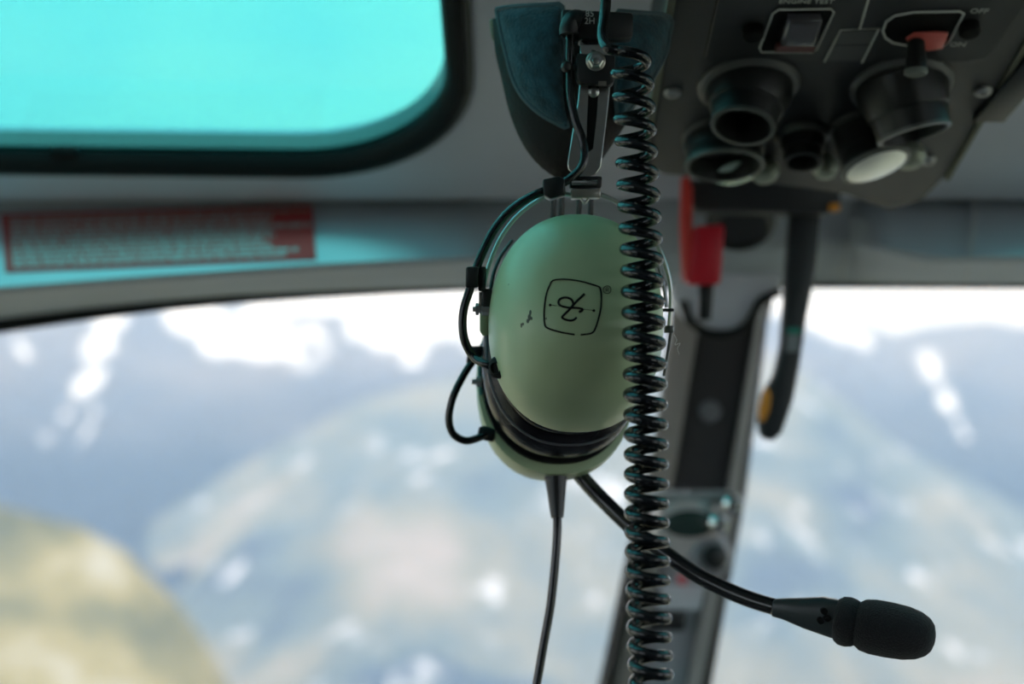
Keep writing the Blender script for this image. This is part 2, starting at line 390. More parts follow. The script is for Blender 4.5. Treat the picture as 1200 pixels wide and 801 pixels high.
# white seam on the right of the header
sm = MB(); t, b = strip_pts(1140); lb = at(1131, 330, 1.193); n_ = V((0, .002, -.003))
sm.tube([t + n_, lerp(t, b, .5) + n_, b + V((-.003, .0, -.003)), lb + V((0, 0, -.004))], .0016, 8, 2)
tag(sm.build('trim_3', mat('seam_pale', (.5, .5, .52), .6)), 'pale vertical seam on the header', kind='structure')
# fainter seams left of it
sm = MB(); sm.tube([at(992, 286, 1.118), at(985, 332, 1.18)], .0012, 6, 1)
sm.tube([at(860, 284, 1.118), at(992, 286, 1.118)], .0008, 6, 1)
tag(sm.build('trim_4', mat('seam_grey', (.42, .43, .46), .6)), 'faint panel seam on the header', kind='structure')
# windscreens
tag_s = lambda o, l=None: tag(o, l, kind='structure')
for i, (xa, xb) in enumerate([(-.84, .155), (.205, .84)]):
    g = MB(); yT, yB = .075, -1.0
    g.loft([[V((xa, yT, 1.222 + o)), V((xb, yT, 1.222 + o)), V((xb, yB, 1.80 + o)), V((xa, yB, 1.80 + o))] for o in (0, .004)])
    tag_s(g.build('window_%d' % (i + 3), M['glass'], smooth=False), ['left windscreen pane', 'right windscreen pane'][i])
# shell: side walls with window openings, back wall, floor, glareshield (all outside the picture)
def wpt(x, y, z): return V((x, y, z))
for sx, nm in ((-1, 'wall_left'), (1, 'wall_right')):
    mb = MB(world=True); xw = sx * XW
    def side(u, v, l, xw=xw, sx=sx): return V((xw + sx * l, u, v))
    fill_plate(mb, [(-1.1, 0), (1.75, 0), (1.62, .55), (1.16, 1.40), (.05, 1.86), (-1.1, 1.82)], [[(.25, .70), (1.35, .70), (1.0, 1.32), (.25, 1.58)], [(-.85, 1.0), (.05, 1.0), (.05, 1.52), (-.85, 1.52)]], side, .03)  # rear pair of openings is unseen, added to brighten the cabin
    tag_s(mb.build(nm, M['cabin'], smooth=False))
    for k, pl in enumerate([[(.25, .70), (1.35, .70), (1.0, 1.32), (.25, 1.58)], [(-.85, 1.0), (.05, 1.0), (.05, 1.52), (-.85, 1.52)]]):
        g = MB(world=True); g.loft([[side(u, v, .010) for u, v in pl], [side(u, v, .014) for u, v in pl]])
        tag_s(g.build('window_%d' % (5 + k + (2 if sx > 0 else 0)), M['glass'], smooth=False))
mb = MB(world=True); mb.box((0, -1.12, .92), (XW, 0, 0), (0, .02, 0), (0, 0, .92)); tag_s(mb.build('wall_back', M['cabin']))
mb = MB(world=True); mb.box((0, .35, -.02), (XW + .03, 0, 0), (0, 1.45, 0), (0, 0, .02)); tag_s(mb.build('floor', M['floor']))
mb = MB(world=True); mb.box((0, 1.72, .30), (XW, 0, 0), (0, .03, 0), (0, 0, .30)); tag_s(mb.build('wall_front', M['cabin']))

# ================================================================== CENTRE POST
def quad_prism(mb, pts, d, dd=.02):
    a = [at(x, y, d) for x, y in pts]; mb.loft([a, [p + V((0, 0, dd)) for p in a]]); return mb
post = bpy.data.objects.new('column', None); COL.objects.link(post); post.location = W(at(765, 900, 1.23)); post['kind'] = 'structure'
DP = 1.215
def pline(ptsL, ptsR, dL, dR, dd, nm, m):
    q = MB(); rings = []
    for (xa, ya), (xb, yb) in zip(ptsL, ptsR):
        a, b = at(xa, ya, dL), at(xb, yb, dR); rings.append([a, b, b + V((0, 0, dd)), a + V((0, 0, dd))])
    q.loft(rings); return q.build(nm, m, post)
Y = [330, 375, 480, 580, 690, 801, 900]
def X(tab): return [(prow(y, tab), y) for y in Y]
eL = [(330, 792), (375, 788), (430, 782), (580, 756), (801, 708), (900, 688)]
iL = [(330, 822), (375, 820), (580, 786), (801, 748), (900, 732)]
iR = [(330, 892), (375, 888), (580, 852), (801, 806), (900, 788)]
mR = [(330, 905), (350, 900), (375, 893), (580, 866), (801, 822), (900, 802)]
oR = [(330, 912), (350, 906), (375, 900), (580, 874), (801, 834), (900, 815)]
pline(X(eL), X(iL), 1.235, DP - .005, .02, 'side_face', M['khaki'])
pline(X(iL)[:4], X(iR)[:4], DP + .004, DP + .004, .03, 'panel', M['postpanel'])
pline(X(iL)[3:], X(iR)[3:], DP + .004, DP + .004, .03, 'lower_panel', mat('post_lower_grey', (.30, .31, .33), .5))
pline(X(iR), X(mR), DP - .005, DP + .004, .02, 'edge_strip', M['post'])
pline(X(mR), X(oR), DP + .006, DP + .02, .02, 'seal', M['rubber'])
pline(X([(a, b - 4) for a, b in eL])[3:], X([(a, b + 4) for a, b in eL])[3:], 1.24, 1.225, .02, 'seal', M['rubber'])
q = MB(); q.lathe(at(832, 482, DP + .004), (0, 0, -1), [(.0095, -.001), (.0095, .001), (.008, .002), (.003, .0022)], 20); q.build('screw_cap', mat('screw_cap_grey', (.16, .16, .18), .5), post)
# grey bracket where the post meets the roof
q = MB(); q.prism([at(792, 318, 1.17), at(918, 318, 1.17), at(915, 342, 1.17), at(893, 350, 1.17), at(878, 378, 1.17), at(862, 386, 1.17), at(838, 388, 1.17), at(822, 380, 1.17), at(806, 372, 1.17), at(790, 352, 1.17)], (0, 0, .04)); q.bevel(.004)
q.build('top_bracket', M['liner'], post)
q = MB(); q.tube([at(800, 352, 1.165), at(808, 374, 1.165), at(826, 388, 1.165), at(848, 391, 1.165), at(866, 387, 1.165), at(880, 374, 1.165), at(892, 352, 1.165), at(915, 342, 1.165)], .0035, 8, 4); q.build('gasket', M['rubber'], post)
# compass unit clamped on the post
cp = thing('compass', 'small clear-bodied compass with green band clamped on the windscreen post', 'compass', at(800, 650, 1.2))
c0 = at(806, 618, 1.165)
q = MB(); q.lathe(c0, (0, .05, -1), [(.010, -.03), (.026, -.028), (.030, -.018), (.030, -.004), (.026, .004), (.018, .008), (.006, .009)], 32); q.build('body', mat('compass_body', (.52, .47, .46), .25, coat=.5), cp)
q = MB(); q.lathe(c0 + V((0, .004, 0)), (0, .05, -1), [(.011, .006), (.011, .011), (.008, .013), (.004, .0135)], 28, sx=1.9); q.build('dial', M['greenglass'], cp)
q = MB(); q.box(c0 + V((0, .024, .01)), (.040, 0, 0), (0, .0045, 0), (0, 0, .014)); q.bevel(.003); q.build('clamp_bar', mat('clamp_grey', (.25, .27, .27), .35), cp)
for x, y in ((746, 582), (858, 590), (842, 612)):
    q = MB(); c = at(x, y, 1.15); q.lathe(c, (0, 0, -1), [(.003, -.02), (.0075, -.012), (.009, -.004), (.008, .003), (.004, .0065)], 16); q.build('knob', M['chrome'], cp)
q = MB(); q.lathe(at(832, 650, 1.16), (.1, .1, -1), [(.018, -.02), (.019, 0), (.013, .006)], 24); q.build('lamp_housing', mat('housing_grey', (.22, .22, .24), .35), cp)
q = MB(); q.lathe(at(838, 652, 1.15), (.1, .1, -1), [(.010, -.004), (.010, .002), (.005, .004)], 20); q.build('socket', M['blackp'], cp)
q = MB(); q.prism([at(778, 686, 1.19), at(826, 686, 1.19), at(820, 714, 1.19), at(772, 714, 1.19)], (0, 0, .006)); q.build('data_plate', M['label'], cp)
q = MB(); q.prism([at(764, 716, 1.185), at(806, 716, 1.185), at(802, 740, 1.185), at(758, 740, 1.185)], (0, 0, .016)); q.bevel(.002); q.build('switch_box', M['blackp'], cp)
q = MB(); q.lathe(at(800, 680, 1.18), (0, 0, -1), [(.0040, -.01), (.0040, 0), (.002, .002)], 16); q.build('button', mat('pink_red', (.55, .10, .12), .4), cp)

# ================================================================== PLACARD
def onstrip(px, py, lift=.0):
    t, b = strip_pts(px); lo, hi = 0., 1.
    for _ in range(30):
        m_ = (lo + hi) / 2; q = lerp(t, b, m_)
        if 400.5 - q.y / q.z * FPX < py: lo = m_
        else: hi = m_
    q = lerp(t, b, lo); d = (b - t).normalized(); n = V((0, -d.z, d.y)); n = n if n.z < 0 else -n
    return q + n * lift
pc = thing('warning_placard', 'red warning placard with rows of small white print on the windscreen header', 'placard', onstrip(185, 285, .001))
def plq(u, v, lift):
    xa = lerp(2, 366, u); yt = lerp(253, 242, u); yb = lerp(320, 305, u); xo = lerp(0, 5, v)
    return onstrip(xa + xo, lerp(yt, yb, v), lift)
q = MB(); n = 14
top = [[plq(i / n, j / 3, .0020) for j in range(4)] for i in range(n + 1)]; bot = [[plq(i / n, j / 3, .0002) for j in range(4)] for i in range(n + 1)]
q.loft([a + b[::-1] for a, b in zip(top, bot)]); q.build('board', M['placard'], pc)
q = MB(); ends = [.985, .87, .86, .985, .86, .87, .83, .86, .94, .90]
for r in range(10):
    v0 = .07 + r * .09; u = .025
    while u < ends[r]:
        wd = random.uniform(.012, .045); k = 0
        while k < wd and u + k < ends[r]:
            h = .06 if random.random() > .2 else .068
            a, b = u + k, u + k + .0048
            P_ = [plq(a, v0, .0022), plq(b, v0, .0022), plq(b, v0 + h, .0022), plq(a, v0 + h, .0022)]
            P2 = [plq(a, v0, .0019), plq(b, v0, .0019), plq(b, v0 + h, .0019), plq(a, v0 + h, .0019)]
            q.loft([P_, P2]); k += .0064
        u += wd + .009
q.build('lettering', M['lettering'], pc, smooth=False)

# ================================================================== OVERHEAD CONSOLE
PCN = .459
def pan(px, py, lift=0):
    yy = (400.5 - py) / FPX; d = PCN / (yy + SL); return at(px, py, d) + PN * lift
PN = V((0, -1, -SL)).normalized(); PF = V((0, -SL, 1)).normalized(); PX = V((1, 0, 0))
cs = thing('overhead_console', 'charcoal overhead switch console with spotlights and a red guarded switch', 'console', V((.17, PCN - SL * .69 + .03, .69)))
def cpt(x, z, up=0): return V((x, PCN - SL * z + up, z))
q = MB(); xl, xr = .0814, .2677
outl = [(xl, .40), (xr, .40), (xr, .880), (xr - .006, .908), (xr - .024, .920), (xl + .13, .900), (xl + .07, .884), (xl + .012, .876), (xl, .866)]
q.loft([[cpt(x, z, 0) for x, z in outl], [cpt(x, z, .078) for x, z in outl]]); q.bevel(.002); q.build('housing', M['panel'], cs)
q = MB(); q.loft([[V((xl - .004, PCN - SL * z + a, z)), V((xl, PCN - SL * z + a, z)), V((xl, PCN - SL * z + b, z)), V((xl - .004, PCN - SL * z + b, z))] for a, b, z in ((-.002, .004, .40), (-.002, .004, .865))]); q.build('edge_strip', M['consoleside'], cs)
q = MB(); q.loft([[V((xr, PCN - SL * z + a, z)), V((xr + .003, PCN - SL * z + a, z)), V((xr + .003, PCN - SL * z + b, z)), V((xr, PCN - SL * z + b, z))] for a, b, z in ((-.001, .004, .40), (-.001, .004, .880))]); q.build('edge_strip', M['consoleside'], cs)
# raised inner panel with seam
q = MB(); ip = [pan(845, 0 - 60), pan(1235, -60), pan(1200, 0), pan(1163, 60), pan(1150, 68), pan(1128, 70), pan(835, 70), pan(826, 66)]
ip = [pan(868, -120, .0002), pan(1290, -120, .0002), pan(1163, 56, .0002), pan(1152, 66, .0002), pan(1132, 70, .0002), pan(832, 70, .0002), pan(826, 66, .0002), pan(827, 60, .0002)]
q.loft([ip, [p + PN * .0012 for p in ip]]); q.bevel(.0004, 1); q.build('panel', mat('console_panel', (.027, .028, .031), .42, nscale=60, namt=.06), cs)
q = MB(); q.tube(ip + [ip[0]], .0008, 6, 0); q.build('seam', M['ink'], cs)
LF = .0016
def pline_(pts, r=.0007, m='whitep', nm='print_line'):
    q = MB(); q.tube([pan(x, y, LF) for x, y in pts], r, 6, 0); return q.build(nm, M[m], cs)
# guarded test button, left
q = MB(); gpts = [(912, 7), (973, 6), (977, 10), (956, 54), (952, 57), (892, 57), (890, 52), (905, 12)]
q.loft([[pan(x, y, .0014) for x, y in gpts], [pan(x, y, .0020) for x, y in gpts]]); rc = q.build('switch_recess', M['ink'], cs)
q = MB(); q.tube([pan(x, y, .0022) for x, y in gpts + [gpts[0]]], .0006, 6, 0); q.build('print_frame', M['whitep'], rc)
q = MB(); bt = [(922, 11), (962, 11), (955, 41), (912, 41)]
q.loft([[pan(x, y, .002) for x, y in bt], [pan(x + 1, y, .007) for x, y in bt], [pan(x, y, .0085) for x, y in ((926, 15), (958, 15), (952, 38), (918, 38))]]); q.bevel(.0008, 2); b_ = q.build('push_button', M['clearcap'], cs)
q = MB(); q.loft([[pan(x, y, .003) for x, y in ((910, 43), (955, 43), (953, 50), (907, 50))], [pan(x, y, .006) for x, y in ((910, 43), (955, 43), (953, 50), (907, 50))]]); q.build('hinge', M['darkred'], b_)
# blank legend box
pline_([(966, 69), (985, 32), (1030, 30), (1010, 70)]); pline_([(1018, -6), (1007, 31)]); pline_([(976, 50), (1020, 49)], .0003, 'ink')
q = MB(); bx = [(986, 34), (1027, 32), (1010, 68), (970, 68)]; q.loft([[pan(x, y, .0013) for x, y in bx], [pan(x, y, .0017) for x, y in bx]]); q.build('legend_plate', mat('legend', (.065, .065, .067), .35), cs)
# guarded toggle, right
g2 = [(1048, 14), (1070, 10), (1124, 9), (1129, 12), (1112, 44), (1106, 49), (1062, 49), (1046, 46), (1037, 40), (1034, 32), (1038, 21)]
q = MB(); q.loft([[pan(x, y, .0014) for x, y in g2], [pan(x, y, .0020) for x, y in g2]]); rc = q.build('switch_recess', M['ink'], cs)
q = MB(); q.tube([pan(x, y, .0022) for x, y in g2 + [g2[0]]], .0007, 6, 0); q.build('print_frame', M['whitep'], rc)
q = MB(); gg = [(1060, 38), (1070, 31), (1095, 30), (1111, 31), (1104, 50), (1086, 53), (1066, 46)]
q.loft([[pan(x, y, .003) for x, y in gg], [pan(x, y - 2, .005) for x, y in gg]]); q.bevel(.0009, 2); rg = q.build('switch_guard', M['redguard'], cs); rg['label'] = 'red plastic switch guard'
q = MB(); p0 = pan(1072, 36, .006); q.tube([p0, p0 + V((-.0005, -.008, -.002)), p0 + V((-.001, -.0170, -.003))], lambda t: lerp(.0042, .0058, t), 12, 3); q.bevel(.001, 1, 50); tg = q.build('toggle', M['blackp'], cs)
q = MB(); q.lathe(p0 + V((-.001, -.0165, -.003)), (0, -1, -.1), [(.0060, -.001), (.0060, .001), (.005, .0018)], 14); q.build('toggle_tip', mat('tip_grey', (.2, .22, .2), .4), tg)
for x, y in ((1135, 27), (882, 31)):
    q = MB(); q.lathe(pan(x, y, 0), PN, [(.0055, 0), (.0055, .006), (.0045, .007)], 16); q.build('small_button', M['ink'], cs)
for x, y in ((788, 108), (1152, 106), (1087, 187)):
    q = MB(); q.lathe(pan(x, y, 0), PN, [(.0050, -.0005), (.0050, .0008), (.0042, .0018), (.0020, .0022), (.0018, .0012)], 20); q.build('screw', mat('screw_grey', (.42, .42, .43), .35, metal=.6), cs)
def ptext(s, x, y, size):
    q = MB(); o = pan(x, y, LF)
    add_text(q, s, size, lambda a, b, c: o + PX * a - PF * b + PN * c, .0003); q.build('lettering', M['whitep'], cs, smooth=False)
ptext('OFF', 1146, 12, .0054); ptext('ON', 1121, 51, .0054); ptext('ENGINE TEST', 944, .5, .0046)
# spotlights
def spot(x, y, rfl, r0, r1, Ln, tilt, ring=None, lens=None, hollow=True, nm='spotlight', flange='panel_ring'):
    rfl, r0, r1, Ln = rfl * .92, r0 * .92, r1 * .92, Ln * .92
    o = pan(x, y, 0); q = MB(); q.lathe(o, PN, [(rfl, 0), (rfl, .0016), (rfl - .0015, .0032), (r0 + .001, .004)], 40); f_ = q.build(nm, mat(flange, (.10, .10, .105), .35), cs)
    ax = (PN + V(tilt)).normalized(); q = MB()
    pr = [(r0, -.004), (r0, .004), (lerp(r0, r1, .55), Ln * .55), (lerp(r0, r1, .6) - .0008, Ln * .57), (r1, Ln)]
    if hollow: pr += [(r1 - .0022, Ln + .0004), (r1 - .003, Ln - .004), (r1 - .005, Ln - .016), (.001, Ln - .017)]
    else: pr += [(r1 - .001, Ln + .001), (.001, Ln + .001)]
    q.lathe(o + PN * .002, ax, pr, 40); q.build('barrel', M['blackp'], f_)
    if ring:
        q = MB(); q.lathe(o + PN * .002, ax, [(r1 + .0006, Ln - .0015), (r1 + .0006, Ln + .0005), (r1 - .0016, Ln + .0008), (r1 - .0016, Ln - .0010)], 40, cap=False); q.build('rim', mat('rim_grey', (.11, .115, .11), .35), f_)
    if lens:
        q = MB(); q.lathe(o + PN * .002, ax, [(r1 - .0020, Ln - .002), (r1 - .0022, Ln + .001), (r1 * .5, Ln + .0026), (.001, Ln + .003)], 40); q.build('lens', M['lens'], f_)
spot(877, 99, .0305, .0265, .0185, .028, (-.20, .0, -.06), ring=True)
spot(1056, 99, .0305, .0270, .0215, .029, (.22, .0, .27), ring=True)
spot(1010, 148, .0200, .0190, .0215, .026, (.25, .0, .03), ring=True, lens=True, hollow=False)
spot(848, 160, .0265, .0255, .0245, .018, (-.02, .0, .10), ring=True, hollow=True)
spot(940, 158, .0175, .0140, .0125, .018, (-.05, 0, 0), hollow=True, flange='rim_grey')
q = MB(); q.lathe(pan(862, 186, .010), V((.2, -.9, -.5)), [(.001, -.003), (.011, -.002), (.012, 0), (.008, .002), (.001, .003)], 24, sx=1.2); q.build('lens_glint', mat('green_white_glint', (.62, .78, .64), .25, metal=.7), cs)  # small pale disc stands in for the reflection on the lamp glass
for x, y, r, m in ((1064, 172, .010, 'knob_pale'), (895, 190, .009, 'chrome_k'), (966, 185, .008, 'knob_pale')):
    q = MB(); q.lathe(pan(x, y, 0), PN, [(r * .7, 0), (r, .004), (r, .008), (r * .7, .012), (r * .2, .013)], 20); q.build('knob', mat(m, (.30, .33, .28), .3, metal=.3), cs)
# black rail on the right side of the console
q = MB(); a, b = pan(1225, 48), pan(1148, 138); q.loft([[p + V((-.004, -.003, 0)), p + V((.014, -.003, 0)), p + V((.014, .014, 0)), p + V((-.004, .014, 0))] for p in (a, b)])
q.bevel(.001); q.build('rail', M['blackp'], cs)
q = MB(); q.tube([at(1092, 176, 1.05), at(1130, 188, 1.06)], .003, 8, 1); q.build('bolt_bar', mat('grey_bar', (.12, .12, .13), .5), cs)

# ================================================================== LEVERS
DL = 1.052
lv = thing('rotor_brake_lever', 'long black hanging lever with an orange grip face beside the windscreen post', 'lever', at(940, 240, DL))
q = MB(); q.prism([at(806, 210, DL - .02), at(985, 207, DL - .02), at(987, 243, DL - .02), at(970, 250, DL - .02), at(815, 246, DL - .02), at(806, 236, DL - .02)], (0, 0, .04)); q.bevel(.004, 3); q.build('bracket', mat('bracket_black', (.022, .023, .028), .45), lv)
q = MB(); q.prism([at(973, 238, DL - .024), at(985, 238, DL - .024), at(985, 247, DL - .024), at(973, 247, DL - .024)], (0, 0, .01)); q.bevel(.001); q.build('orange_tab', M['orange'], lv)
q = MB(); q.prism([at(928, 240, DL), at(964, 240, DL), at(957, 315, DL), at(946, 373, DL), at(938, 430, DL), at(930, 470, DL), at(917, 508, DL), at(906, 517, DL), at(893, 514, DL), at(889, 492, DL), at(894, 462, DL), at(908, 440, DL), at(916, 405, DL), at(920, 350, DL), at(922, 310, DL)], (0, 0, .014)); q.bevel(.003, 3); arm = q.build('arm', mat('lever_black', (.025, .027, .032), .4), lv)
q = MB(); q.prism([at(899, 452, DL - .002), at(904, 462, DL - .002), at(902, 480, DL - .002), at(896, 494, DL - .002), at(890.5, 494, DL - .002), at(890.5, 480, DL - .002), at(894, 464, DL - .002)], (0, 0, .008)); q.bevel(.001); q.build('grip_inlay', M['orange'], lv)['label'] = 'orange grip inlay'
q = MB(); q.prism([at(924, 384, DL - .002), at(939, 384, DL - .002), at(938, 391, DL - .002), at(923, 391, DL - .002)], (0, 0, .006)); q.build('green_mark', mat('green_mark', (.02, .26, .20), .5), arm)
q = MB(); q.prism([at(923, 392, DL - .002), at(937, 392, DL - .002), at(935, 412, DL - .002), at(922, 412, DL - .002)], (0, 0, .006)); q.build('label_mark', mat('grey_mark', (.25, .26, .28), .5), arm)
DR = 1.012
rl = thing('fuel_shutoff_lever', 'bright red enamel lever hanging under the left end of the console', 'lever', at(815, 215, DR))
q = MB(); q.prism([at(799, 207, DR), at(808, 205, DR), at(812, 222, DR), at(812, 264, DR), at(822, 333, DR), at(801, 330, DR), at(798, 270, DR)], (0, 0, .012)); q.bevel(.002); q.build('arm', mat('red_enamel_light', (.75, .06, .05), .4), rl)
q = MB(); q.prism([at(815, 264, DR - .004), at(850, 262, DR - .004), at(845, 333, DR - .004), at(806, 333, DR - .004)], (0, 0, .02)); q.bevel(.003); q.build('grip', M['redplastic'], rl)
q = MB(); q.prism([at(820, 330, DR + .006), at(838, 330, DR + .006), at(834, 375, DR + .006), at(818, 375, DR + .006)], (0, 0, .01)); q.bevel(.002); q.build('stem', M['blackp'], rl)
q = MB(); q.lathe(at(868, 262, 1.085), (0, -.75, -.6), [(.026, -.008), (.026, .004), (.023, .007), (.019, .004), (.001, .004)], 32); o = q.build('map_light', M['blackp']); tag(o, 'round black recessed lamp on the headliner behind the lever bracket', 'lamp')

# ================================================================== HEADSET
hs = thing('headset', 'green-cupped aviation headset with boom microphone hanging behind the coiled cord', 'headset', at(690, 100, .68))
w_ = V((.094, .33, -.94)).normalized(); v_ = (V((0, 1, 0)) - w_ * w_.y).normalized(); u_ = v_.cross(w_); u_ = u_ if u_.x > 0 else -u_
C0 = at(672, 385.5, .66)
def ring(c, a, b, nexp=2.25, n=72, egg=.0):
    out = []
    for k in range(n):
        t = 2 * math.pi * k / n; ct, st = math.cos(t), math.sin(t)
        x = math.copysign(abs(ct) ** (2 / nexp), ct) * a; y = math.copysign(abs(st) ** (2 / nexp), st) * b
        out.append(c + u_ * x * (1 - egg * y / b) + v_ * y)
    return out
def cup(c, sgn, A, B, H):
    q = MB(); rings = [ring(c - w_ * sgn * .003, A * .93, B * .93), ring(c - w_ * sgn * .002, A, B), ring(c + w_ * sgn * .002, A * 1.004, B * 1.004)]
    n = 16
    for k in range(1, n + 1):
        f = math.pi / 2 * k / n; s = max(math.cos(f), 0) ** .62; h = math.sin(f) ** .95
        rings.append(ring(c + w_ * sgn * (.002 + H * h), A * max(s, .02), B * max(s, .02), 2.25))
    q.loft(rings); return q
A_, B_ = .0395, .0490
q = cup(C0, 1, A_, B_, .053); q.bm.faces.ensure_lookup_table(); bmesh.ops.recalc_face_normals(q.bm, faces=q.bm.faces); bvh = BVHTree.FromBMesh(q.bm)
cup1 = q.build('ear_cup', M['shell'], hs, sharp=60); cup1['label'] = 'near sage green ear cup with emblem'
def hit(px, py, lift=.0001):
    dr = (W(at(px, py, 1)) - CAM).normalized(); loc, nr, _, _ = bvh.ray_cast(CAM, dr)
    if loc is None: return None
    if nr.dot(dr) > 0: nr = -nr
    return loc + nr * lift, nr
# far cup
C1 = C0 - w_ * .070 - v_ * .0025
q = cup(C1, -1, A_ * 1.01, B_ * 1.01, .053); q.build('ear_cup', M['shell'], hs, sharp=60)['label'] = 'far sage green ear cup, partly hidden'
# seals
def seal(t0, t1, k, m='vinyl'):
    q = MB(); R = []
    for j in range(11):
        f = j / 10; t = lerp(t0, t1, f); s = k * (1 - .13 * (abs(2 * f - 1) ** 2.4)); R.append(ring(C0 - w_ * t, A_ * s, B_ * s))
    q.loft(R); return q.build('ear_seal', M[m], hs)
seal(.0125, .028, .91); seal(.031, .062, .99)
q = MB(); q.loft([ring(C0 - w_ * t, A_ * s, B_ * s) for t, s in ((.002, .90), (.002, .95), (.0105, .93), (.0105, .88))]); q.build('seal_plate', M['ink'], hs)
q = MB(); q.loft([ring(C0 - w_ * t, A_ * s, B_ * s) for t, s in ((.0625, .90), (.0625, .97), (.066, .97), (.066, .90))]); q.build('seal_plate', M['ink'], hs)
q = MB(); lp = ring(C0 - w_ * .0305, A_ * .965, B_ * .965); q.tube(lp + [lp[0]], .0006, 6, 0); q.build('seal_seam', mat('seam_vinyl', (.10, .10, .11), .35), hs)
# faint raised print on the far seal
# emblem
def L_(cx, cy): return (620 + cx / 8.008, 310 + cy / 8.008)
def ink(paths, r):
    q = MB(world=True)
    for pth in paths:
        pts = [hit(*L_(*p)) for p in pth]; cen = [V((0, 0, 0)) + p[0] for p in pts if p]
        q.tube(cen, r, 6, 3)
    return q
fr1 = [(485, 657), (540, 652), (590, 640), (618, 606), (650, 510), (673, 410), (679, 300), (668, 225), (648, 204), (560, 176), (480, 155), (380, 140), (290, 138), (222, 150), (195, 190), (165, 270), (146, 380), (142, 480), (148, 560), (170, 592), (250, 620), (340, 641), (428, 655)]
ink([fr1], .00038).build('emblem', M['ink'], cup1)
ink([[(520, 275), (465, 325), (410, 385), (360, 440), (315, 485), (320, 505), (370, 522), (415, 520), (445, 495)],
     [(468, 445), (495, 432), (498, 414), (440, 405), (370, 403), (305, 388), (277, 360), (292, 322), (345, 308), (395, 326), (414, 362), (405, 388)]], .00052).build('emblem', M['ink'], cup1)
ink([[(198, 378), (400, 404), (608, 430)]], .00013).build('emblem', M['ink'], cup1)
q = MB(world=True)
for p in ((198, 378), (608, 430)):
    c, nr = hit(*L_(*p)); q.lathe(c - nr * .0001, nr, [(.00065, 0), (.0006, .00015), (.0002, .0002)], 10)
q.build('emblem', M['ink'], cup1)
cc = [(733 + 36 * math.cos(a), 235 + 36 * math.sin(a)) for a in [2 * math.pi * k / 12 for k in range(13)]]
ink([cc, [(722, 252), (722, 218), (742, 220), (742, 234), (724, 238)], [(732, 238), (746, 252)]], .00013).build('registered_mark', M['ink'], cup1)
# smudges and specks of dirt
for px, py, r in ((620.4, 371.5, .0016), (621.5, 366, .0012), (618.5, 376, .0010), (611, 381, .0011), (613, 379.5, .0007), (596, 333, .0004), (640, 373, .0005), (623, 373, .0008)):
    c, nr = hit(px, py, .00003); q = MB(world=True); q.lathe(c, nr, [(r, -.00002), (r * .9, .00006), (r * .3, .00008)], 9, sx=random.uniform(.5, 1)); q.build('scuff', mat('scuff_dark', (.055, .07, .05), .7), cup1)
# grommet and cable into near cup
c, nr = hit(582, 431, 0); cw = c
ginv = lambda wv: V(((wv - CAM).x, (wv - CAM).dot(UC), (wv - CAM).dot(FC)))
gc = ginv(c); gn = V((nr.x, nr.dot(UC), nr.dot(FC)))
q = MB(); q.lathe(gc - gn * .002, V((-.58, -.12, -.80)).normalized(), [(.0052, -.002), (.0052, .0022), (.0044, .0036), (.0026, .0044), (.0026, .003)], 24); q.build('grommet', M['rubber'], cup1)
D0 = .655
def P(l, d=D0): return [at(x, y, (d if len(r) == 0 else r[0])) for x, y, *r in l]
# cable from the cross bar down to near cup
cable = P([(676, 24, .668), (669, 34, .665), (668, 55, .664), (668, 85, .664), (669, 112, .663), (674, 140, .662), (682, 162, .661), (685, 180, .660), (681, 196, .659), (668, 209, .658), (650, 219, .657), (625, 229), (600, 245), (580, 268), (566, 295), (557, 318), (551, 338), (544, 360), (542, 380), (545, 400), (555, 418), (568, 426, .650), (579, 429, .649)])
q = MB(); q.tube(cable, .0020, 12, 5); q.build('earphone_cable', M['cord'], hs)
# slim second lead (wire yoke) around cup
yoke = P([(672, 229, .663), (650, 226, .664), (628, 236, .664), (604, 255, .664), (586, 280, .664), (574, 308, .663), (568, 330, .663), (566, 352, .663)])
q = MB(); q.tube(yoke, .0010, 10, 5); q.build('yoke_wire', M['steel'], hs)
yr = P([(704, 228, .664), (722, 236, .666), (742, 250, .668), (762, 272, .668), (776, 300, .668), (785, 330, .668), (786, 358, .668), (784, 384, .668)])
q = MB(); q.tube(yr, .0011, 10, 5); q.build('yoke_wire', M['steel'], hs)
q = MB(); q.tube(P([(600, 282, .70), (586, 302, .685), (578, 322, .676), (574, 345, .672)]), .0009, 8, 5); q.build('inner_wire', M['blackp'], hs)
q = MB(); q.tube(P([(768, 300, .675), (777, 330, .675), (781, 360, .675)]), .0009, 8, 5); q.build('inner_wire', M['darksteel'], hs)
# left clamp, bracket and nuts
def bxp(x0, x1, y0, y1, d, dd, nm, m, bev=.0006, par=hs, sk=0):
    q = MB(); q.prism([at(x0 + sk, y0, d), at(x1 + sk, y0, d), at(x1, y1, d), at(x0, y1, d)], (0, 0, dd)); q.bevel(bev); return q.build(nm, m, par)
bxp(545, 560, 312, 337, .650, .008, 'cable_clip', M['blackp'], .001, sk=1)
bxp(560, 569, 312, 341, .653, .009, 'cable_clip', M['blackp'], .001, sk=1)
bxp(564, 577, 338, 360, .655, .012, 'pivot_block', M['blackp'], .0012)
bxp(561, 566, 342, 360, .657, .006, 'pivot_plate', M['brass'], .0004)
q = MB(); q.lathe(at(568, 362, .658), (-1, 0, 0), [(.0030, -.002), (.0030, .0012), (.0018, .0014), (.0018, .0026), (.0028, .0028), (.0028, .0042), (.0012, .0044), (.0012, .0056)], 6); q.build('pivot_nut', M['steel'], hs)
q = MB(); q.prism(P([(562, 360, .664), (574, 356, .664), (573, 392, .664), (566, 394, .664), (562, 388, .664)]), (0, 0, .004)); q.bevel(.0007); q.build('pivot_tab', M['shell'], hs)
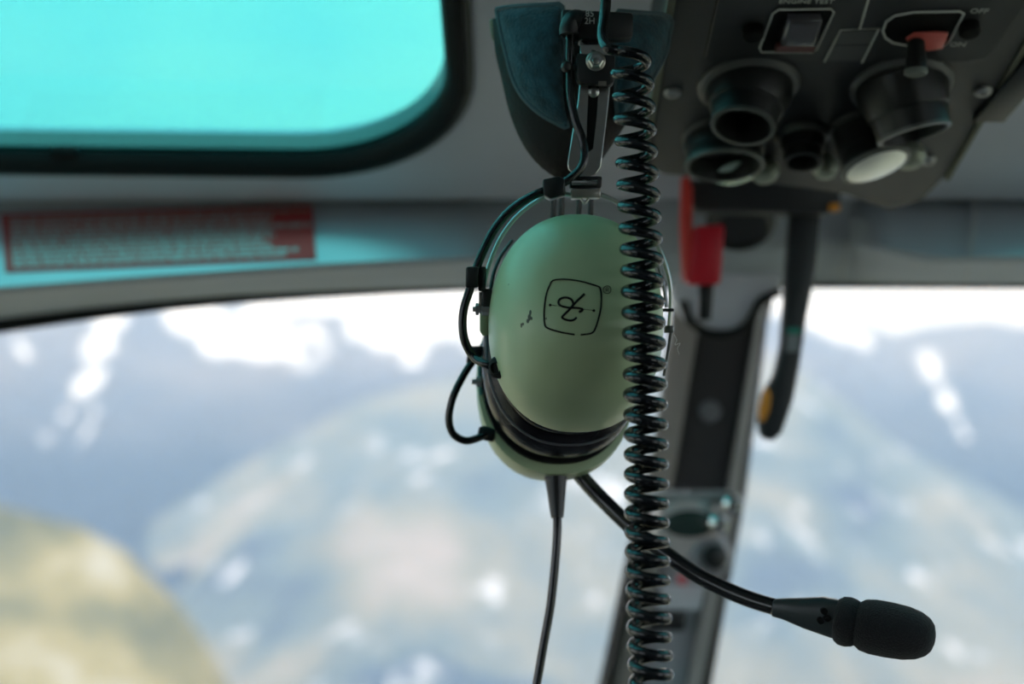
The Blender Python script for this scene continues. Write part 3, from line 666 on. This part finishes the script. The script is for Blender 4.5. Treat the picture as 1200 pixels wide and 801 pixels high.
# right clamp and nut
bxp(777, 790, 361, 365, .664, .004, 'cable_clip', M['blackp'], .0004)
bxp(779, 790, 381, 390, .663, .006, 'pivot_nut', M['darksteel'], .0006)
q = MB(); q.tube(P([(786, 388, .668), (783, 410, .672), (778, 440, .674)]), .0008, 8, 3); q.build('inner_wire', M['darksteel'], hs)
q = MB(); q.tube([p for p in P([(790, 392), (793, 398), (791, 404), (797, 402), (794, 408), (796, 415)], .663)], .00008, 5, 5); q.build('lint', mat('lint_white', (.8, .8, .8), .9), hs)
# yoke of the far cup, seen between
for x0, x1 in ((646, 651), (656, 660), (676, 681), (690, 694)):
    q = MB(); q.tube([at(x0 + 3, 222, .70), at((x0 + x1) / 2, 250, .70), at(x0, 285, .705)], .0014, 8, 3); q.build('far_yoke_wire', mat('far_wire', (.02, .022, .022), .4), hs)
# small loop cable on the far cup
fl = P([(585, 372, .715), (570, 400, .712), (556, 420, .71), (543, 440, .708), (531, 465, .706), (526, 490, .706), (531, 508, .706), (545, 516, .706), (560, 513, .708), (578, 505, .712), (590, 500, .716)])
q = MB(); q.tube(fl, .0019, 12, 5); q.build('earphone_cable', M['cord'], hs)
bxp(546, 562, 405, 426, .708, .006, 'cable_clip', M['blackp'], .001, sk=3)
q = MB(); q.lathe(at(572, 508, .712), (-1, .2, -.1), [(.0036, -.003), (.0036, .003), (.0024, .005)], 16); q.build('grommet', M['rubber'], hs)
q = MB(); q.prism(P([(560, 430, .716), (566, 410, .716), (570, 470, .716), (563, 480, .716)]), (0, 0, .004)); q.bevel(.0006); q.build('pivot_tab', mat('teal_tab', (.06, .30, .28), .4), hs)
q = MB(); q.lathe(at(560, 447, .714), (-1, 0, 0), [(.0028, -.002), (.0028, .0008), (.0014, .001), (.0014, .003)], 8); q.build('pivot_nut', M['steel'], hs)
# slotted headband slide
def plate(pts, d0, d1, dd):
    a = [at(x, y, lerp(d0, d1, (y - 50) / 160)) for x, y in pts]; return a, [p + V((0, 0, dd)) for p in a]
q = MB(); a, b = plate([(680, 52), (716, 52), (716, 90), (712, 130), (706, 180), (704, 196), (698, 204), (686, 208), (674, 206), (666, 198), (665, 192), (670, 160), (677, 120), (680, 90)], .668, .664, .0018)
q.loft([a, b]); q.bevel(.0003, 1); sl_ = q.build('slide_plate', M['steel'], hs)
q = MB(); a, b = plate([(690, 98), (702, 98), (699, 140), (695, 174), (690, 178), (687, 174), (688, 140)], .6675, .6637, .0006); q.loft([a, b]); q.build('slot', M['ink'], sl_)
q = MB(); q.lathe(at(695.5, 108, .6665), (0, 0, -1), [(.0026, -.001), (.0026, .0012), (.0019, .0019), (.0010, .0021)], 20); q.build('screw', M['steel'], sl_)
q = MB(); q.prism([at(676, 62, .660), at(721, 64, .660), at(720, 96, .660), at(714, 100, .660), at(680, 97, .660), at(676, 92, .660)], (0, 0, .010)); q.bevel(.001); blk = q.build('slide_block', M['blackp'], hs)
q = MB(); q.lathe(at(698, 72, .6605), (0, .05, -1), [(.0046, -.001), (.0046, .0012), (.0042, .0016), (.0036, .0018)], 24); q.build('washer', M['brass'], blk)
q = MB(); q.lathe(at(698, 72, .6590), (0, .05, -1), [(.0036, -.001), (.0036, .0018), (.0030, .0024)], 6); q.build('bolt', M['steel'], blk)
q = MB(); q.lathe(at(698, 72, .6568), (0, .05, -1), [(.0018, -.001), (.0018, .0010), (.0014, .0016)], 16); q.build('bolt_stud', M['chrome'], blk)
q = MB(); q.box(at(706, 98, .6580), (.0018, 0, 0), (0, .0010, 0), (0, 0, .001)); q.build('bolt_tab', M['brass'], blk)
# bracket below the slide
q = MB(); q.prism([at(667, 206, .660), at(706, 206, .660), at(705, 220, .660), at(668, 221, .660)], (0, 0, .008)); q.bevel(.0010); q.build('yoke_bracket', M['blackp'], hs)
q = MB(); q.tube(P([(670, 214, .6585), (700, 214, .6585)]), .0013, 10, 1); q.build('bracket_pin', M['chrome'], hs)
q = MB(); q.prism([at(669, 222, .656), at(704, 221, .656), at(704, 231, .656), at(670, 232, .656)], (0, 0, .010)); q.bevel(.0006); q.build('bracket_plate', M['brass'], hs)
q = MB(); q.tube(P([(681, 232, .658), (685, 238, .658), (690, 232, .658)]), .0006, 8, 3); q.build('wire_end', M['steel'], hs)
q = MB(); q.prism([at(636, 210, .651), at(655, 206, .651), at(662, 210, .651), at(663, 228, .651), at(645, 233, .651), at(637, 228, .651)], (0, 0, .011)); q.bevel(.0008); q.build('cable_clip', M['blackp'], hs)
# cross bar with cable elbow
q = MB(); q.prism([at(658, 10, .664), at(742, 14, .664), at(742, 44, .664), at(700, 46, .664), at(676, 44, .664), at(658, 38, .664)], (0, 0, .012)); q.bevel(.0015, 2); cb = q.build('junction_box', M['blackp'], hs)
q = MB()
q.tube(P([(682, 25, .662), (677, 23, .662), (671, 24, .662), (667, 32, .6615), (667, 40, .6615)]), .0046, 14, 4); q.build('cable_elbow', M['blackp'], cb)
q = MB(); o_ = at(691, 24, .6635)
add_text(q, '85', .0042, lambda a, b, c: o_ + V((a, b + (.0018), -c)), .0003)
add_text(q, '2H', .0042, lambda a, b, c: o_ + V((a, b - (.0016), -c)), .0003); q.build('lettering', M['whitep'], cb, smooth=False)
q = MB(); q.lathe(at(664, 78, .661), (.1, 0, -1), [(.0022, -.003), (.0028, 0), (.0020, .002), (.001, .0025)], 14); q.tube(P([(664, 78, .662), (680, 80, .663)]), .0014, 8, 1); q.build('cable_tie', M['blackp'], hs)
q = MB(); q.tube(P([(680, 49, .672), (692, 58, .670), (698, 66, .668)]), .0018, 8, 3); q.build('band_wire', M['darksteel'], hs)
# leather headband and fleece pad
def blanket(outline, d, dd, cen, bulge, m, nm, curve=lambda x, y: 0, rings=7):
    q = MB(); R = []
    n = len(outline)
    pts = [(x, y) for x, y in outline]
    sm = crom([V((x, y, 0)) for x, y in pts + [pts[0]]], 3)[:-1]
    for j in range(rings):
        s = 1 - j / rings; z = d - bulge * math.sqrt(max(0, 1 - s * s)); R.append([at(lerp(cen[0], p.x, s), lerp(cen[1], p.y, s), z + curve(lerp(cen[0], p.x, s), lerp(cen[1], p.y, s))) for p in sm])
    back = [[at(p.x, p.y, d + dd + curve(p.x, p.y)) for p in sm]]
    q.loft(back + R); return q.build(nm, m, hs, sharp=50), sm
crv = lambda x, y: ((x - 680) / 105) ** 2 * .022
blanket([(577, 22), (620, 12), (720, 18), (770, 40), (770, 70), (742, 130), (716, 172), (690, 205), (662, 212), (634, 196), (612, 168), (597, 132), (587, 90), (580, 60)], .700, .010, (680, 110), .012, M['leather'], 'headband', crv)
for ol_, cn_ in (([(582, 11), (600, 8), (640, 6), (659, 8), (660, 40), (661, 80), (663, 120), (666, 149), (650, 143), (632, 132), (614, 115), (602, 94), (594, 66), (588, 40)], (628, 60)),
                 ([(724, 13), (750, 15), (785, 20), (784, 42), (779, 66), (762, 96), (742, 122), (726, 140), (722, 110), (722, 60)], (750, 60))):
    pad, smp = blanket(ol_, .690, .006, cn_, .007, M['padc'], 'head_pad', crv)
    q = MB(); pp = [at(p.x, p.y, .690 + crv(p.x, p.y)) for p in smp]; q.tube(pp + [pp[0]], .0013, 8, 0); q.build('piping', M['piping'], pad)
q = MB(); q.prism([at(573, 22, .702 + .022), at(586, 20, .702 + .02), at(592, 58, .702 + .02), at(584, 54, .702 + .022), at(576, 44, .702 + .022)], (0, 0, .004)); q.bevel(.001); q.build('band_end', mat('tan_band', (.20, .19, .12), .6), hs)
# microphone boom
bm_ = P([(640, 500, .735), (664, 536, .728), (688, 566, .722), (712, 591, .715), (745, 622, .708), (785, 652, .70), (820, 675, .694), (852, 691, .688), (882, 703, .682), (912, 712, .676)])
q = MB(); q.tube(bm_, .0040, 14, 5); q.build('microphone_boom', mat('boom_black', (.012, .013, .015), .2, spec=.7), hs)
mc = at(905, 711, .677); mt = at(1090, 747, .650); max_ = (mt - mc).normalized(); my = V((-max_.y, max_.x, 0)).normalized(); mz = max_.cross(my)
def mring(t, hy, hz, oy=0, e=3.2, n=32):
    o = []
    for k in range(n):
        a = 2 * math.pi * k / n; c_, s_ = math.cos(a), math.sin(a)
        o.append(mc + max_ * t + my * (oy + math.copysign(abs(s_) ** (2 / e), s_) * hy) + mz * math.copysign(abs(c_) ** (2 / e), c_) * hz)
    return o
q = MB(); q.loft([mring(t, a, b, o) for t, a, b, o in ((.000, .0030, .0030, 0), (.001, .0042, .0045, 0), (.006, .0050, .0050, .0004), (.016, .0072, .0058, .0004), (.023, .0086, .0062, .0008), (.034, .0094, .0066, .0000))]); mic = q.build('microphone', mat('mic_shell', (.040, .052, .055), .3), hs, sharp=30)
q = MB()
for x, y in ((966, 716), (970, 724), (962, 727)):
    a = at(x, y, .6575); q.lathe(a, (0, 0, -1), [(.0016, -.002), (.0016, .0003), (.0012, .0005)], 12)
q.build('vent_hole', M['ink'], mic)
q = MB(); q.loft([mring(t, a, a, o, 2) for t, a, o in ((.0300, .0085, 0), (.0305, .0098, 0), (.0325, .0112, 0), (.0355, .0116, 0), (.0385, .0110, 0), (.0405, .0100, 0), (.0410, .0092, 0))]); q.build('foam_collar', M['foam'], mic)
q = MB(); q.loft([mring(t, a, a, o, 2.15) for t, a, o in ((.0395, .0085, 0), (.0400, .0100, 0), (.0425, .0118, 0), (.0470, .0126, 0), (.0540, .0127, 0), (.0620, .0122, 0), (.0680, .0108, 0), (.0720, .0086, 0), (.0742, .0060, 0), (.0752, .0025, 0), (.0754, .0004, 0))]); q.build('foam_windscreen', M['foam'], mic)
# lower strain relief and straight lead
q = MB(); q.tube(P([(651, 552, .715), (652, 575, .712), (653, 606, .708)]), lambda t: lerp(.0064, .0031, t), 16, 3); q.build('strain_relief', M['blackp'], hs)
q = MB(); q.tube(P([(653, 598, .709), (653, 625, .706), (650, 665, .703), (645, 710, .70), (637, 755, .697), (629, 801, .694), (620, 850, .69), (610, 905, .685), (600, 990, .68), (610, 1100, .675), (650, 1180, .67)]), .0022, 12, 5); q.build('headset_lead', M['cord'], hs)

hk = thing('ceiling_hook', 'thin steel hook on the ceiling that carries the hanging headset', 'hook', at(711, -355, .66))
q = MB(); q.lathe(at(711, -332, .665), (0, 1, .407), [(.012, -.004), (.013, 0), (.013, .012)], 20); q.build('base_plate', M['blackp'], hk)
q = MB(); q.tube(P([(711, -335, .665), (711, -150, .680), (711, -20, .684), (711, 6, .684)]), .0012, 8, 3); q.build('hook_wire', M['darksteel'], hk)
# ================================================================== COILED CORD
def cen(y): return prow(y, [(0, 735), (60, 737), (100, 742), (200, 747), (300, 752), (400, 755), (500, 757), (600, 758), (700, 760), (801, 763), (900, 767), (1150, 776)])
def pit(y): return prow(y, [(50, 27), (100, 27), (150, 26), (250, 25.2), (400, 24.2), (500, 23.4), (600, 22.6), (700, 22.2), (801, 21.6), (900, 21)])
def dep(y): return lerp(.612, .566, y / 801)
pts = P([(722, -425, .625), (720, -300, .625), (715, -150, .624), (712, -60, .622), (709, -20, .620), (710, 0, .618), (708, 22, .616), (706, 42, .611), (712, 56, .603)])
RR = .0070; y = 62.0; th = math.pi * 1.25; coil = []
step = math.pi / 12
while y < 1150:
    c = at(cen(y), y, dep(y)); coil.append(c + V((math.cos(th) * RR, 0, math.sin(th) * RR)))
    th += step; y += pit(y) * step / (2 * math.pi)
allp = crom(pts + coil[:1], 6)[:-1] + coil
q = MB(); q.tube(allp, .00235, 12, 0); tag(q.build('coiled_cord', M['cord']), 'glossy black coiled cord hanging down in front of the headset', 'cord')
